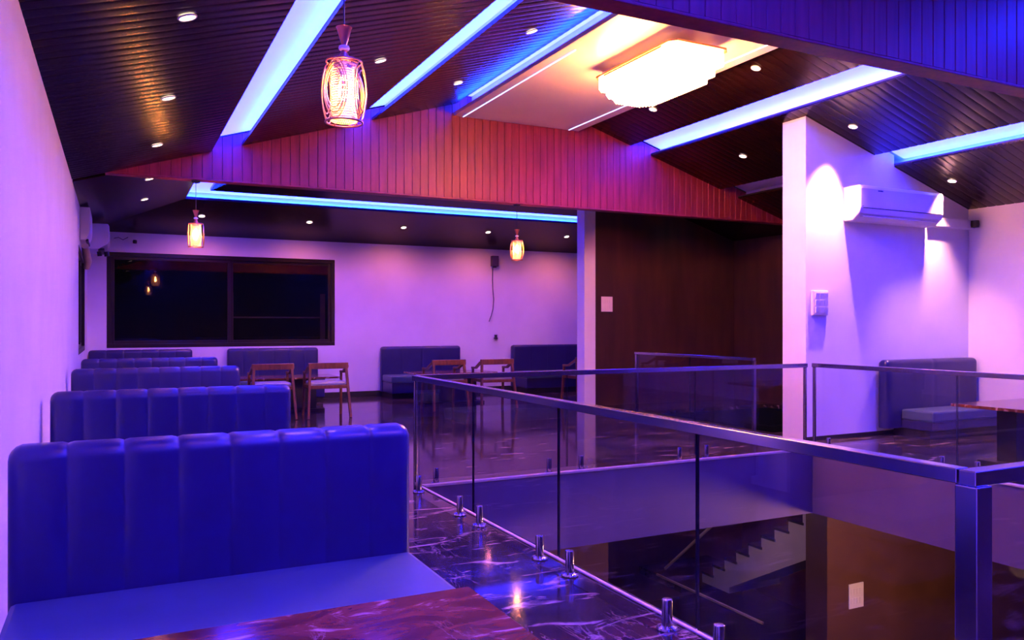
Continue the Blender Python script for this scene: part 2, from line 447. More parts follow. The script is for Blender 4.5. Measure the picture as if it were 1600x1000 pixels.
plank_ceiling(5.95, T4[0], zr, NB1, FB0, 'dark plank ceiling right of the pale centre panel with two downlights')
plank_ceiling(T4[1], T5[0], zr, NB1, FB0, 'plank ceiling above the white partition between the right coves')
plank_ceiling(T5[1], XR, zr, NB1, FB0, 'plank ceiling slope above the air conditioner and right wall')
# far hipped bay and near bay: plain boards of the same wood
def board_ceiling(pts, zf, label):
    o = MB().prism(pts, zf, 0.04).build('ceiling', 'wood_ceiling'); struct(o, label, 'ceiling')
def dgl(x): return YB - (x - XL)
def dgr(x): return YB - (XR - x)
board_ceiling([(XL, FB1), (T1[0], FB1), (T1[0], dgl(T1[0])), (XL, YB)], zl, 'dark ceiling slope of the far bay above the left window')
board_ceiling([(XL, YB), (T1[0], TB[1]), (XR - T1[0] + XL, TB[1]), (XR, YB)], zb, 'dark ceiling slope above the back wall with a row of downlights')
board_ceiling([(XR, FB1), (XR, YB), (XR - T1[0] + XL, TB[1]), (XR - T1[0] + XL, FB1)], zr, 'dark ceiling slope of the far bay on the right')
board_ceiling([(T1[1], FB1), (T2[0], FB1), (T2[0], dgl(T2[0])), (T1[1], dgl(T1[1]))], zl, 'dark ceiling of the far bay inside the left cove')
board_ceiling([(T1[1], TB[0]), (T2[0], dgl(T2[0])), (XR - T2[0] + XL, dgl(T2[0])), (XR - T1[1] + XL, TB[0])], zb, 'dark ceiling of the far bay inside the back cove')
board_ceiling([(XL + XR - T2[0], FB1), (XL + XR - T1[0], FB1), (XL + XR - T1[0], TB[1]), (XL + XR - T2[0], dgl(T2[0]))], zr, 'dark ceiling of the far bay and lobby right of the middle')
board_ceiling([(T2[0], FB1), (XR - T2[0] + XL, FB1), (XR - T2[0] + XL, dgl(T2[0])), (T2[0], dgl(T2[0]))], lambda x, y: 3.92, 'flat dark ceiling in the middle of the far bay')
for x0, x1, zf, lab in ((XL, T1[0], zl, 'left eave'), (T1[1], T2[0], zl, 'left middle'), (T2[1], 4.06, zl, 'left upper'),
                        (5.95, T4[0], zr, 'right upper'), (T4[1], T5[0], zr, 'right middle'), (T5[1], XR, zr, 'right eave')):
    board_ceiling([(x0, YN), (x1, YN), (x1, NB0), (x0, NB0)], zf, 'dark ceiling of the near bay, %s slope' % lab)

# ---- centre panel
for y0, y1, lab in ((NB1, FB0, 'pale flat centre ceiling panel that carries the chandelier'), (YN, NB0, 'pale flat centre ceiling panel of the near bay')):
    o = MB().box(PX0, PX1, y0, y1, PZ, PZ + 0.05).build('ceiling', 'panel_white', bevel=0.004); struct(o, lab, 'ceiling')
    if y0 == NB1:
        MB().box(4.165, 4.177, 6.95, 9.86, PZ - 0.006, PZ - 0.0005).build('led_strip', 'led_line', o)
        MB().box(5.80, 5.812, NB1 + 0.05, 9.86, PZ - 0.006, PZ - 0.0005).build('led_strip', 'led_line', o)

# ---- coves
cove_n = [8]
def cove(tops, zf, sides, led_b, label, lit=True, H=0.17):
    """tops: plan polygon of the recess top; sides: plan segments of its side boards; led_b: plan quads of the strips"""
    b = MB().prism(tops, lambda x, y: zf(x, y) + H, 0.02)
    for (xa, ya), (xb, yb_) in sides:
        b.add([(xa, ya, zf(xa, ya) + 0.04), (xb, yb_, zf(xb, yb_) + 0.04), (xb, yb_, zf(xb, yb_) + H + .01), (xa, ya, zf(xa, ya) + H + .01)], [(0, 1, 2, 3)])
    o = b.build('trim_%d' % cove_n[0], 'cove'); cove_n[0] += 1
    struct(o, label, 'light cove')
    if lit: MB().prism(lit, lambda x, y: zf(x, y) + H - 0.006, 0.0055).build('added_glow_sheet', 'added_glow_near' if 'near bay' in o['label'] else 'added_glow', o)
    for q in led_b: MB().prism(q, lambda x, y: zf(x, y) + 0.043, 0.012).build('led_strip', 'led_blue', o)
    return o
def ycove(x0, x1, zf, y0, y1, label, ledy=None):
    a, b = x0 - 0.12, x1 + 0.17
    ly0, ly1 = ledy or (y0 + 0.02, y1 - 0.02)
    q = lambda x: [(x, ly0), (x + 0.016, ly0), (x + 0.016, ly1), (x, ly1)]
    cove([(a, y0), (b, y0), (b, y1), (a, y1)], zf, [((a, y0), (a, y1)), ((b, y0), (b, y1))],
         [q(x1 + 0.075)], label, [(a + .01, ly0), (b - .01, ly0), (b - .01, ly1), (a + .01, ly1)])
Z = lambda f: (lambda x, y: f(x))
for (tt, zf, lab) in ((T1, zl, 'left outer'), (T2, zl, 'left inner'), (T4, zr, 'right inner'), (T5, zr, 'right outer')):
    if tt is T5:
        ycove(*tt, Z(zf), NB1, FB0, 'blue lit white cove above the air conditioner', ledy=(NB1 + 0.02, WY0 - 0.02))
    else:
        ycove(*tt, Z(zf), NB1, FB0, 'blue lit white cove in the plank ceiling, %s of the hall' % lab)
    ycove(*tt, Z(zf), YN, NB0, 'blue lit white cove in the near bay, %s' % lab)
# cove beside the centre panel
for sgn, lab in ((1, 'left'), (-1, 'right')):
    for y0, y1, bay in ((NB1, FB0, 'main'), (YN, NB0, 'near')):
        X = (lambda x: x) if sgn > 0 else (lambda x: XL + XR - x)
        b = MB()
        for (xa, za, xb, zb_) in ((3.92, zl(4.06) + 0.02, 3.92, 4.47), (3.92, 4.47, 4.30, 4.47), (4.30, 4.47, 4.30, PZ + 0.05)):
            b.add([(X(xa), y0, za), (X(xb), y0, zb_), (X(xb), y1, zb_), (X(xa), y1, za)], [(0, 1, 2, 3)])
        o = b.build('trim_%d' % cove_n[0], 'cove'); cove_n[0] += 1
        struct(o, 'white cove along the %s edge of the centre panel, %s bay' % (lab, bay), 'light cove')
        if sgn > 0:
            MB().box(3.93, 4.29, y0 + .02, y1 - .02, 4.463, 4.469).build('added_glow_sheet', 'added_glow_near' if 'near bay' in o['label'] else 'added_glow', o)
            MB().box(4.15, 4.166, y0 + .02, y1 - .02, PZ + 0.052, PZ + 0.064).build('led_strip', 'led_blue', o)
# far ring
e0, e1 = T1[0] - 0.12, T1[1] + 0.15
XM = XR + XL
b0, b1 = dgl(e1), dgl(e0)
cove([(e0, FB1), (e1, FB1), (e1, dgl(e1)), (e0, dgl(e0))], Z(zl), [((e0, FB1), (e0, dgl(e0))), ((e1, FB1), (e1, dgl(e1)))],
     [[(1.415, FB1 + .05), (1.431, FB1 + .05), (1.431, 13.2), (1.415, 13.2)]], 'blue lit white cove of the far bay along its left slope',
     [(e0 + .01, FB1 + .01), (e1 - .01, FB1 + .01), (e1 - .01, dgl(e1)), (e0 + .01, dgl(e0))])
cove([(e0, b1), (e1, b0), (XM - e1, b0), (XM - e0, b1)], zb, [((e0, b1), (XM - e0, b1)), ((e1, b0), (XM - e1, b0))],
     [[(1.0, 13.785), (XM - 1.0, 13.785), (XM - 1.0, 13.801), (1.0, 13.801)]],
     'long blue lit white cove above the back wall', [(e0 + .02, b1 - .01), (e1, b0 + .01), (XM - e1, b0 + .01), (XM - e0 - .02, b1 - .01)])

# ---- lower storey seen through the void
LZ = -3.4
struct(MB().box(-0.5, 13, 0, 13, LZ - 0.1, LZ).build('floor_lower', 'dark_step'), 'dark floor of the storey below', 'floor')
lw = MB().box(1.0, 4.5, 6.85, 7.18, LZ, -0.702).box(7.6, 12.8, 6.85, 7.18, LZ, -0.702)
struct(lw.build('wall_lower', 'lower_wall'), 'brown wall of the storey below, open at the stairs', 'wall')
struct(MB().box(1.0, 13, 11.3, 11.5, LZ, -0.702).box(10.35, 10.5, 7.19, 11.29, LZ, -0.702).build('wall_lower_back', 'dark_wall'), 'dark wall behind the lower stairs', 'wall')

# ================================================================== STAIRS
st = empty('staircase', (8.4, 8.0, LZ)); tag(st, 'grey sided staircase with dark treads seen down through the void', 'stairs')
SXX, SW = 8.40, 1.05
LAND = -2.71
riser, tread = 0.176, 0.26
YS = 10.07
y = YS; z = LAND
side = []
for i in range(9):
    z += riser
    MB().box(SXX - 0.02 - 8.4, SXX + SW - 8.4, y - tread - 0.02 - 8.0, y - 8.0, z - 0.035 - LZ, z - LZ).build('tread', 'dark_step', st)
    side += [(y, z - 0.036), (y - tread, z - 0.036)]
    y -= tread
pts = [(YS, LAND)] + side + [(y, z - 0.56), (YS - 0.62, LAND - 0.02 + 0.11), (YS - 0.62, LAND)]
n = len(pts)
q = MB().add([(SXX - 8.4, a - 8.0, b - LZ) for a, b in pts] + [(SXX + SW - 0.01 - 8.4, a - 8.0, b - LZ) for a, b in pts],
             [tuple(range(n)), tuple(range(2 * n - 1, n - 1, -1))] + [(i, n + i, n + (i + 1) % n, (i + 1) % n) for i in range(n)])
q.build('stringer', 'grey_step', st)
MB().box(7.98 - 8.4, SXX + SW - 8.4, YS + 0.01 - 8.0, 11.2 - 8.0, LAND - 0.12 - LZ, LAND - LZ).build('landing', 'dark_step', st)
MB().bar((7.98 - 8.4, 8.3 - 8.0, LAND - LZ), (7.98 - 8.4, 10.7 - 8.0, LAND - LZ), 0.03, 0.03).build('landing_edge', 'beige', st)
MB().tube([(8.0 - 8.4, 10.5 - 8, LAND + 0.15 - LZ), (8.0 - 8.4, 9.36 - 8, -1.60 - LZ)], 0.024).build('handrail', 'beige', st, smooth=True)
# ================================================================== LAMPS
def downlight(x, y, z, tilt, label, group, watts, size=160, blend=1.0, aim=0.0, roll=0.0, col=(1.0, 0.23, 0.22)):
    """recessed downlight: trim ring, glowing lens, its own spot"""
    d = empty('downlight', (x, y, z)); d.rotation_euler = tilt
    tag(d, label, 'downlight', group)
    link_mesh('trim_ring', DL_RING, d); link_mesh('lens', DL_LENS, d)
    L = bpy.data.lights.new('downlight_beam', 'SPOT')
    L.energy = watts; L.color = col; L.spot_size = math.radians(size); L.spot_blend = blend; L.shadow_soft_size = 0.035
    lo = bpy.data.objects.new('downlight_beam', L); C.objects.link(lo); lo.parent = d; lo.location = (0, 0, -0.02)
    # straight down although the fitting follows the slope
    lo.rotation_euler = (-tilt[0] + aim, -tilt[1] - roll, 0)
    return d
DL_RING = MB().lathe([(0.046, 0.0), (0.056, 0.0), (0.057, -0.004), (0.054, -0.008), (0.049, -0.009), (0.046, -0.006)], n=24, caps=False).mesh('trim_ring', 'white_plastic', smooth=True)
DL_LENS = MB().lathe([(0.0462, -0.001), (0.0462, -0.005), (0.03, -0.0065), (0.004, -0.007)], n=24).mesh('lens', 'lens', smooth=True)
at = math.atan(S)
TL, TR, TBK = (0, -at, 0), (0, at, 0), (-at, 0, 0)
ordn = ['nearest', 'second', 'third', 'fourth', 'farthest']
for i, y in enumerate((5.06, 6.93, 8.80, 10.90, 12.72)):
    downlight(0.38, y, zl(0.38) - 0.003 - (0.001 if y < 9.9 else 0), TL, 'downlight above the left wall, %s of the row of five' % ordn[i], 'downlights along the left slope', SPOT_W * 0.22)
downlight(2.10, 6.84, zl(2.10) - 0.004, TL, 'single downlight between the two left blue coves', 'downlights in the main hall ceiling', SPOT_W * 0.5)
downlight(3.52, 6.67, zl(3.52) - 0.004, TL, 'nearer of two downlights on the purple planks left of the centre panel', 'downlights in the main hall ceiling', SPOT_W * 0.5)
downlight(3.52, 8.47, zl(3.52) - 0.004, TL, 'farther of two downlights on the purple planks left of the centre panel', 'downlights in the main hall ceiling', SPOT_W * 0.5)
downlight(6.32, 6.68, zr(6.32) - 0.004, TR, 'nearer of two downlights right of the chandelier', 'downlights in the main hall ceiling', SPOT_W * 0.5)
downlight(6.32, 8.56, zr(6.32) - 0.004, TR, 'farther of two downlights right of the chandelier', 'downlights in the main hall ceiling', SPOT_W * 0.5)
downlight(7.86, 8.56, zr(7.86) - 0.004, TR, 'downlight left of the white column in the lobby ceiling', 'downlights in the main hall ceiling', SPOT_W * 0.4)
downlight(7.86, 6.70, zr(7.86) - 0.004, TR, 'downlight washing the white partition left of the air conditioner', 'downlights in the main hall ceiling', SPOT_W * 8.0, 60, 0.9, math.radians(8), math.radians(-9), (1.0, 0.42, 0.38))
downlight(9.57, 6.63, zr(9.57) - 0.004, TR, 'downlight right above the air conditioner', 'downlights in the main hall ceiling', SPOT_W * 4.4, 76, 0.8, math.radians(9), 0.0, (1.0, 0.42, 0.38))
downlight(9.55, 10.73, zr(9.55) - 0.003, TR, 'downlight just under the far beam beside the white column', 'downlights in the main hall ceiling', SPOT_W * 0.4)
downlight(7.86, 10.45, zr(7.86) - 0.003, TR, 'downlight over the stair lobby hidden behind the far beam', 'downlights in the main hall ceiling', SPOT_W * 1.2, 110, 0.8, math.radians(10))
for x, y, zf, tl, lab in ((0.38, 2.2, zl, TL, 'left eave, over the near table'), (0.38, 0.3, zl, TL, 'left eave, behind the camera'), (2.10, 1.2, zl, TL, 'left middle slope'), (3.52, 1.2, zl, TL, 'left upper slope'),
                          (6.32, 1.2, zr, TR, 'right upper slope'), (7.86, 1.2, zr, TR, 'right middle slope')):
    downlight(x, y, zf(x) - 0.003, tl, 'added unseen downlight for the near bay, %s' % lab, 'added downlights of the near bay', SPOT_W * (0.28 if x < 1 else 1.1))  # unseen lamps added to brighten the near beam, sofa and table
for i, x in enumerate((1.3, 3.09, 4.84, 6.58, 8.37)):
    downlight(x, 14.3, zb(0, 14.3) - 0.003, TBK, 'downlight above the back wall, %s from the left' % ['first', 'second', 'third', 'fourth', 'fifth'][i], 'downlights above the back wall', SPOT_W * 1.1)

# ---- pendant lamps
def build_pendant():
    p = empty('pendant_lamp', (0, 0, 0))        # origin at the underside of the beam, lamp hangs down
    zb_ = -0.775                                # bottom of the cage
    MB().lathe([(0.012, -0.030), (0.045, -0.022), (0.052, 0.0)], n=20).build('ceiling_cup', 'black', p, smooth=True)
    MB().tube([(0, 0, -0.025), (0, 0, zb_ + 0.428)], 0.0035, 6).build('cord', 'black', p)
    MB().lathe([(0.036, zb_ + 0.430), (0.033, zb_ + 0.428), (0.0115, zb_ + 0.352), (0.0115, zb_ + 0.348)], n=24).build('upper_funnel', 'copper', p, smooth=True)
    MB().lathe([(0.010, zb_ + 0.350), (0.022, zb_ + 0.346), (0.025, zb_ + 0.338), (0.022, zb_ + 0.330), (0.010, zb_ + 0.326)], n=24).build('collar', 'white_plastic', p, smooth=True)
    MB().lathe([(0.010, zb_ + 0.328), (0.0125, zb_ + 0.325), (0.029, zb_ + 0.285), (0.029, zb_ + 0.281)], n=24).build('lower_funnel', 'copper', p, smooth=True)
    # perforated inner shade
    R, z0, z1, nu, nv = 0.058, zb_ + 0.012, zb_ + 0.270, 40, 24
    me = MB()
    for j in range(nv):
        za, zc = z0 + (z1 - z0) * j / nv, z0 + (z1 - z0) * (j + 1) / nv
        off = 0.5 * (j % 2)
        for i in range(nu):
            t0, t1 = 2 * math.pi * (i + off) / nu, 2 * math.pi * (i + off + 1) / nu
            P = lambda a, b: (R * math.cos(t0 + (t1 - t0) * a), R * math.sin(t0 + (t1 - t0) * a), za + (zc - za) * b)
            o_ = [P(0, 0), P(1, 0), P(1, 1), P(0, 1)]; h = 0.24
            n_ = [P(h, h), P(1 - h, h), P(1 - h, 1 - h), P(h, 1 - h)]
            me.add(o_ + n_, [(0, 1, 5, 4), (1, 2, 6, 5), (2, 3, 7, 6), (3, 0, 4, 7)])
    me.build('perforated_shade', 'mesh_metal', p)
    ring = lambda r, z, n=40: [(r * math.cos(2 * math.pi * k / n), r * math.sin(2 * math.pi * k / n), z) for k in range(n)]
    MB().tube(ring(0.078, zb_ + 0.275), 0.004, 8, closed=True).tube(ring(0.060, zb_ + 0.272), 0.003, 8, closed=True).build('top_ring', 'copper', p, smooth=True)
    MB().tube(ring(0.081, zb_ + 0.006), 0.0045, 8, closed=True).build('bottom_ring', 'copper', p, smooth=True)
    for k in range(4):
        a = math.pi / 2 * k
        MB().tube([(0, 0, zb_ + 0.282), (0.078 * math.cos(a), 0.078 * math.sin(a), zb_ + 0.275)], 0.003, 6).build('spoke', 'copper', p)
        MB().tube([(0.058 * math.cos(a), 0.058 * math.sin(a), zb_ + 0.014), (0.081 * math.cos(a), 0.081 * math.sin(a), zb_ + 0.006)], 0.003, 6).build('spoke', 'copper', p)
    # four bulging petals of nested loops
    for k in range(4):
        a0 = math.pi / 2 * k + math.radians(28)
        pt = MB()
        for s_ in (1.0, 0.84, 0.68):
            lp = []
            for i in range(28):
                t = 2 * math.pi * i / 28
                zz = math.sin(t) * 0.132 * s_ + 0.006 * (1 - s_)
                ang = a0 + math.cos(t) * 0.62 * s_
                rr = 0.079 + 0.020 * math.cos(zz / 0.132 * math.pi / 2) * (1 - 0.25 * (1 - s_))
                lp.append((rr * math.cos(ang), rr * math.sin(ang), zb_ + 0.140 + zz))
            pt.tube(lp, 0.0028, 6, closed=True)
        pt.build('wire_petal', 'gold', p, smooth=True)
    bh = MB().lathe([(0.012, zb_ + 0.28), (0.012, zb_ + 0.215)], n=14).build('bulb_holder', 'white_plastic', p)
    MB().lathe([(0.011, zb_ + 0.214), (0.020, zb_ + 0.185), (0.029, zb_ + 0.150), (0.027, zb_ + 0.125), (0.014, zb_ + 0.108), (0.002, zb_ + 0.104)], n=16).build('bulb', 'bulb', bh, smooth=True)
    return p
pen = build_pendant()
for i, (x, y, lab) in enumerate(((0.915, 3.525, 'glowing wire cage pendant lamp hanging largest near the top left'),
                                 (0.84, 9.945, 'small glowing pendant lamp hanging in front of the dark window'),
                                 (5.02, 9.945, 'small glowing pendant lamp hanging before the back wall near the cable box'))):
    o = pen if i == 0 else copy_tree(pen)
    o.location = (x, y, BZ); o.rotation_euler = (0, 0, 0.35 + 0.6 * i)
    tag(o, lab, 'pendant lamp', 'wire cage pendant lamps')

# ---- crystal chandelier on the centre panel
ch = empty('chandelier', (5.0, 6.68, PZ)); tag(ch, 'glowing rectangular crystal chandelier on the pale centre ceiling panel', 'chandelier')
def octa(hx, hy, c): return [(-hx + c, -hy), (hx - c, -hy), (hx, -hy + c), (hx, hy - c), (hx - c, hy), (-hx + c, hy), (-hx, hy - c), (-hx, -hy + c)]
MB().prism(octa(0.355, 0.69, 0.06), lambda x, y: -0.125, 0.022).build('base_plate', 'gold', ch, bevel=0.004)
MB().prism(octa(0.16, 0.40, 0.03), lambda x, y: -0.1025, 0.102).build('ceiling_mount', 'white_plastic', ch)
for sx in (-1, 1): MB().box(sx * 0.27 - 0.012, sx * 0.27 + 0.012, -0.56, 0.56, -0.102, -0.090).build('halo_strip', 'halo', ch)
def tier(hx, hy, c, z0, z1, step=0.032):
    q = MB(); P_ = octa(hx, hy, c)
    for i in range(8):
        a, b = Vector(P_[i]), Vector(P_[(i + 1) % 8]); nn = max(1, int((b - a).length / step))
        for k in range(nn):
            c_ = a + (b - a) * (k / nn)
            q.lathe([(0.006, z0 - 0.008), (0.0125, z0), (0.0125, z1)], (c_.x, c_.y, 0), 6)
    o = q.build('crystal_tier', 'crystal', ch, smooth=40); o['kind'] = 'stuff'
tier(0.33, 0.66, 0.07, -0.25, -0.126)
tier(0.29, 0.60, 0.09, -0.33, -0.126)
tier(0.25, 0.54, 0.10, -0.39, -0.126)
tier(0.16, 0.42, 0.08, -0.39, -0.126)
for sx in (-1, 1):
    MB().box(sx * 0.34 - 0.004, sx * 0.34 + 0.004, -0.50, 0.50, -0.14, -0.126).build('hanging_rail', 'gold', ch)

# ---- unseen lamps added to light the storey below
ll = empty('added_ceiling_lamp', (7.7, 4.6, -0.702)); tag(ll, 'added unseen ceiling lamp lighting the storey below, under the right slab', 'ceiling lamp')
MB().lathe([(0.15, 0.0), (0.16, -0.03), (0.14, -0.045)], n=24).build('housing', 'white_plastic', ll, smooth=True)
MB().lathe([(0.13, -0.046), (0.11, -0.06), (0.01, -0.068)], n=24).build('added_glow', 'lens', ll, smooth=True)

L = bpy.data.lights.new('lamp_glow', 'POINT'); L.energy = 200; L.color = (1.0, 0.48, 0.28); L.shadow_soft_size = 0.1
lo = bpy.data.objects.new('lamp_glow', L); C.objects.link(lo); lo.parent = ll; lo.location = (0, 0, -0.2)

l3 = copy_tree(ll); l3.location = (1.7, 5.3, -0.702); tag(l3, 'added unseen ceiling lamp lighting the storey below, under the left slab', 'ceiling lamp')  # hidden lamp added to brighten the left part of the brown wall
for o in l3.children:
    if o.type == 'LIGHT': o.data = o.data.copy(); o.data.energy = 170; o.data.color = (1.0, 0.48, 0.40)
l2 = copy_tree(ll); l2.location = (6.5, 8.6, -0.702); tag(l2, 'added unseen ceiling lamp lighting the storey below, beside the lower stairs', 'ceiling lamp')  # hidden lamp added to brighten the stair side
for o in l2.children:
    if o.type == 'LIGHT': o.data = o.data.copy(); o.data.energy = 22; o.data.color = (1.0, 0.62, 0.6)

# ================================================================== GLASS RAILING
RZ = 0.965
def panel(parent, a, b, z0=0.055, z1=None, th=0.012):
    z1 = z1 or RZ - 0.04
    a = Vector(a); b = Vector(b); d = (b - a).normalized(); nrm = Vector((-d.y, d.x)) * th / 2
    A, B_ = a, b
    v = [(A.x - nrm.x, A.y - nrm.y, z0), (B_.x - nrm.x, B_.y - nrm.y, z0), (B_.x + nrm.x, B_.y + nrm.y, z0), (A.x + nrm.x, A.y + nrm.y, z0)]
    v += [(x, y, z1) for x, y, _ in v]
    q = MB(); q.add(v, [(0, 1, 5, 4), (2, 3, 7, 6)], 0); q.add(v, [(1, 2, 6, 5), (3, 0, 4, 7), (3, 2, 1, 0), (4, 5, 6, 7)], 1)
    return q.build('glass_panel', ['glass', 'dark_glass_edge'], parent)
SPG = MB().lathe([(0.048, 0.0), (0.050, 0.006), (0.046, 0.014), (0.026, 0.020), (0.026, 0.021)], n=20).lathe([(0.0245, 0.02), (0.0245, 0.135), (0.022, 0.14), (0.001, 0.141)], n=20).mesh('spigot', 'chrome', smooth=40)
def railing(label, a, b, joints, posts=(), side=1, spig=True):
    """run from plan point a to b; joints: distances of panel joints along it"""
    a = Vector(a); b = Vector(b); d = (b - a); Ln = d.length; d.normalize(); nrm = Vector((-d.y, d.x))
    r = empty('glass_railing', (0, 0, 0)); tag(r, label, 'railing', 'glass railings round the void')
    MB().bar((a.x, a.y, RZ - 0.0225), (b.x, b.y, RZ - 0.0225), 0.055, 0.045).build('top_rail', 'chrome', r, bevel=0.003)
    js = [0.012] + list(joints) + [Ln - 0.012]
    for i in range(len(js) - 1):
        s0, s1 = js[i] + 0.006, js[i + 1] - 0.006
        p0, p1 = a + d * s0, a + d * s1
        panel(r, p0, p1)
        if spig:
            for s_ in (s0 + 0.17, s1 - 0.17):
                c = a + d * s_
                link_mesh('spigot', SPG, r, (c.x + nrm.x * 0.031 * side, c.y + nrm.y * 0.031 * side, 0.0002))
    for s_, w in posts:
        c = a + d * s_
        MB().box(c.x - w / 2, c.x + w / 2, c.y - w / 2, c.y + w / 2, 0.0002, RZ - 0.0455).build('post', 'chrome', r, bevel=0.004)
    return r
railing('glass railing with steel top rail along the left side of the void', (2.30, 6.50), (2.30, 1.56), (1.25, 2.48, 3.71), ((0.012, 0.026),), side=-1)
railing('glass railing with steel top rail along the far side of the void', (2.335, 6.545), (6.93, 6.545), (1.50, 3.03), ((4.58, 0.03),), side=1)
railing('glass railing with steel top rail along the right side of the void', (7.06, 6.56), (7.06, 1.40), (1.72, 3.44), ((0.015, 0.03),), side=1)
railing('glass railing with steel top rail at the near corner with a square post', (2.27, 1.525), (7.02, 1.525), (1.60, 3.20), ((0.03, 0.072),), side=-1)
rl = empty('stair_guard', (0, 0, 0)); tag(rl, 'dark glass guard rail at the stairhead in the lobby', 'railing')
MB().bar((7.45, 7.9, 0.945), (7.45, 10.55, 0.945), 0.05, 0.04).build('top_rail', 'chrome', rl, bevel=0.003)
panel(rl, (7.45, 7.92), (7.45, 9.2)); panel(rl, (7.45, 9.212), (7.45, 10.53))
for y in (7.91, 10.52): MB().box(7.43, 7.47, y - 0.02, y + 0.02, 0.0002, 0.924).build('post', 'chrome', rl)
kb = MB().lathe([(0.004, 0.0), (0.035, 0.012), (0.052, 0.045), (0.045, 0.080), (0.02, 0.098), (0.002, 0.10)], (4.13, 6.62, 0.0), 18).build('glass_ball', 'glass', smooth=True)
tag(kb, 'small clear round ball on the far void edge behind the glass', 'ball')

# ================================================================== SOFAS
def backrest_mesh(x0, x1, z0, z1, th, nch):
    """upright back with sewn vertical channels; front at y=0, back at y=th; z0..z1"""
    r = 0.06; q = MB()
    def profile():
        p = []
        for k in range(5): p.append((0.0 + 0.012 * (1 - k / 4) * 0, z0 + (z1 - r - z0) * k / 4, -1, 0))
        for k in range(1, 9):
            t = math.pi / 2 * k / 8
            p.append((r - r * math.cos(t), z1 - r + r * math.sin(t), -math.cos(t), math.sin(t)))
        for k in range(0, 9):
            t = math.pi / 2 * k / 8
            p.append((th - r + r * math.sin(t), z1 - r + r * math.cos(t), math.sin(t), math.cos(t)))
        p.append((th, z0, 1, 0))
        return p
    P_ = profile()
    cols = []
    L = x1 - x0; cw_ = L / nch
    for c in range(nch):
        for u in ((0.0, 0.03, 0.10, 0.3, 0.5, 0.7, 0.90, 0.97) if c else (0.0, 0.015, 0.05, 0.12, 0.22, 0.35, 0.6, 0.90, 0.97)):
            cols.append(x0 + (c + u) * cw_)
    for u in (0.65, 0.78, 0.88, 0.95, 0.985, 1.0): cols.append(x1 - cw_ + u * cw_)
    cols = sorted(set(round(c, 5) for c in cols))
    rc = 0.05; n = len(P_)
    V = []
    for x in cols:
        dx = min(x - x0, x1 - x)
        inset = rc - math.sqrt(max(0, rc * rc - (rc - dx) ** 2)) if dx < rc else 0.0
        u = ((x - x0) / cw_) % 1.0; e = min(u, 1 - u) * cw_
        puff = -0.006 * math.exp(-(e / 0.008) ** 2) if 0.02 < dx else 0.0
        for (y, z, ny, nz) in P_:
            zz = max(z - nz * inset + nz * puff, z0)
            V.append((x, y - ny * inset * 0.9 + ny * puff, zz))
    F = []
    for i in range(len(cols) - 1):
        for k in range(n - 1): F.append((i * n + k, (i + 1) * n + k, (i + 1) * n + k + 1, i * n + k + 1))
    F.append(tuple(range(n))); F.append(tuple((len(cols) - 1) * n + k for k in range(n - 1, -1, -1)))
    q.add(V, F)
    return q
def sofa(x0, x1, yf, label, group, top=0.97, seat=0.43, depth=0.60, nch=8, inset=0.0, th=0.15):
    s_ = empty('sofa', ((x0 + x1) / 2, yf, 0)); tag(s_, label, 'sofa', group)
    h = (x1 - x0) / 2
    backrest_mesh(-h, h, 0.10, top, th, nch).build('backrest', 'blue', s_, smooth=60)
    st_ = MB().box(-h + 0.01 + inset, h - 0.01 - inset * 0.3, -depth, -0.003, seat - 0.13, seat).build('seat', 'blue_toplit', s_, smooth=False, bevel=0.022)
    MB().box(-h + 0.02 + inset, h - 0.02 - inset * 0.3, -depth + 0.015, -0.003, 0.10, seat - 0.131).build('seat_base', 'blue', s_, bevel=0.006)
    MB().box(-h + 0.04 + inset, h - 0.04 - inset * 0.3, -depth + 0.06, th - 0.02, 0.0, 0.0995).build('plinth', 'black_gap', s_)
    hp = h - inset
    MB().tube([(-h + 0.03 + inset, -depth + 0.004, seat - 0.13), (h - 0.03 - inset * 0.3, -depth + 0.004, seat - 0.13)], 0.006, 6).build('piping', 'blue', st_)
    return s_
G1, G2 = 'blue sofas along the left wall', 'blue sofas against the back wall'
sofa(-0.34, 1.145, 3.27, 'large blue channelled sofa nearest the camera with its seat in view', G1)
sofa(-0.37, 1.13, 5.80, 'blue channelled sofa directly behind the nearest one', G1)
sofa(-0.38, 1.17, 8.70, 'blue channelled sofa third from the camera along the left wall', G1)
sofa(-0.38, 1.22, 11.20, 'blue channelled sofa fourth from the camera along the left wall', G1)
sofa(-0.40, 1.21, 14.96, 'blue sofa in the back left corner below the window', G2, nch=6)
sofa(1.79, 3.40, 14.96, 'blue sofa below the right half of the window behind two chairs', G2, nch=6)
sofa(4.62, 6.28, 14.96, 'blue sofa on the back wall between window and cable', G2, nch=4)
sofa(7.46, 9.14, 14.96, 'blue sofa on the back wall right of the hanging cable', G2, nch=4)
sofa(8.62, 10.40, 6.83, 'blue sofa against the white partition below the air conditioner', 'blue sofa below the air conditioner', top=0.955, seat=0.335, depth=0.44, nch=2, inset=0.24)

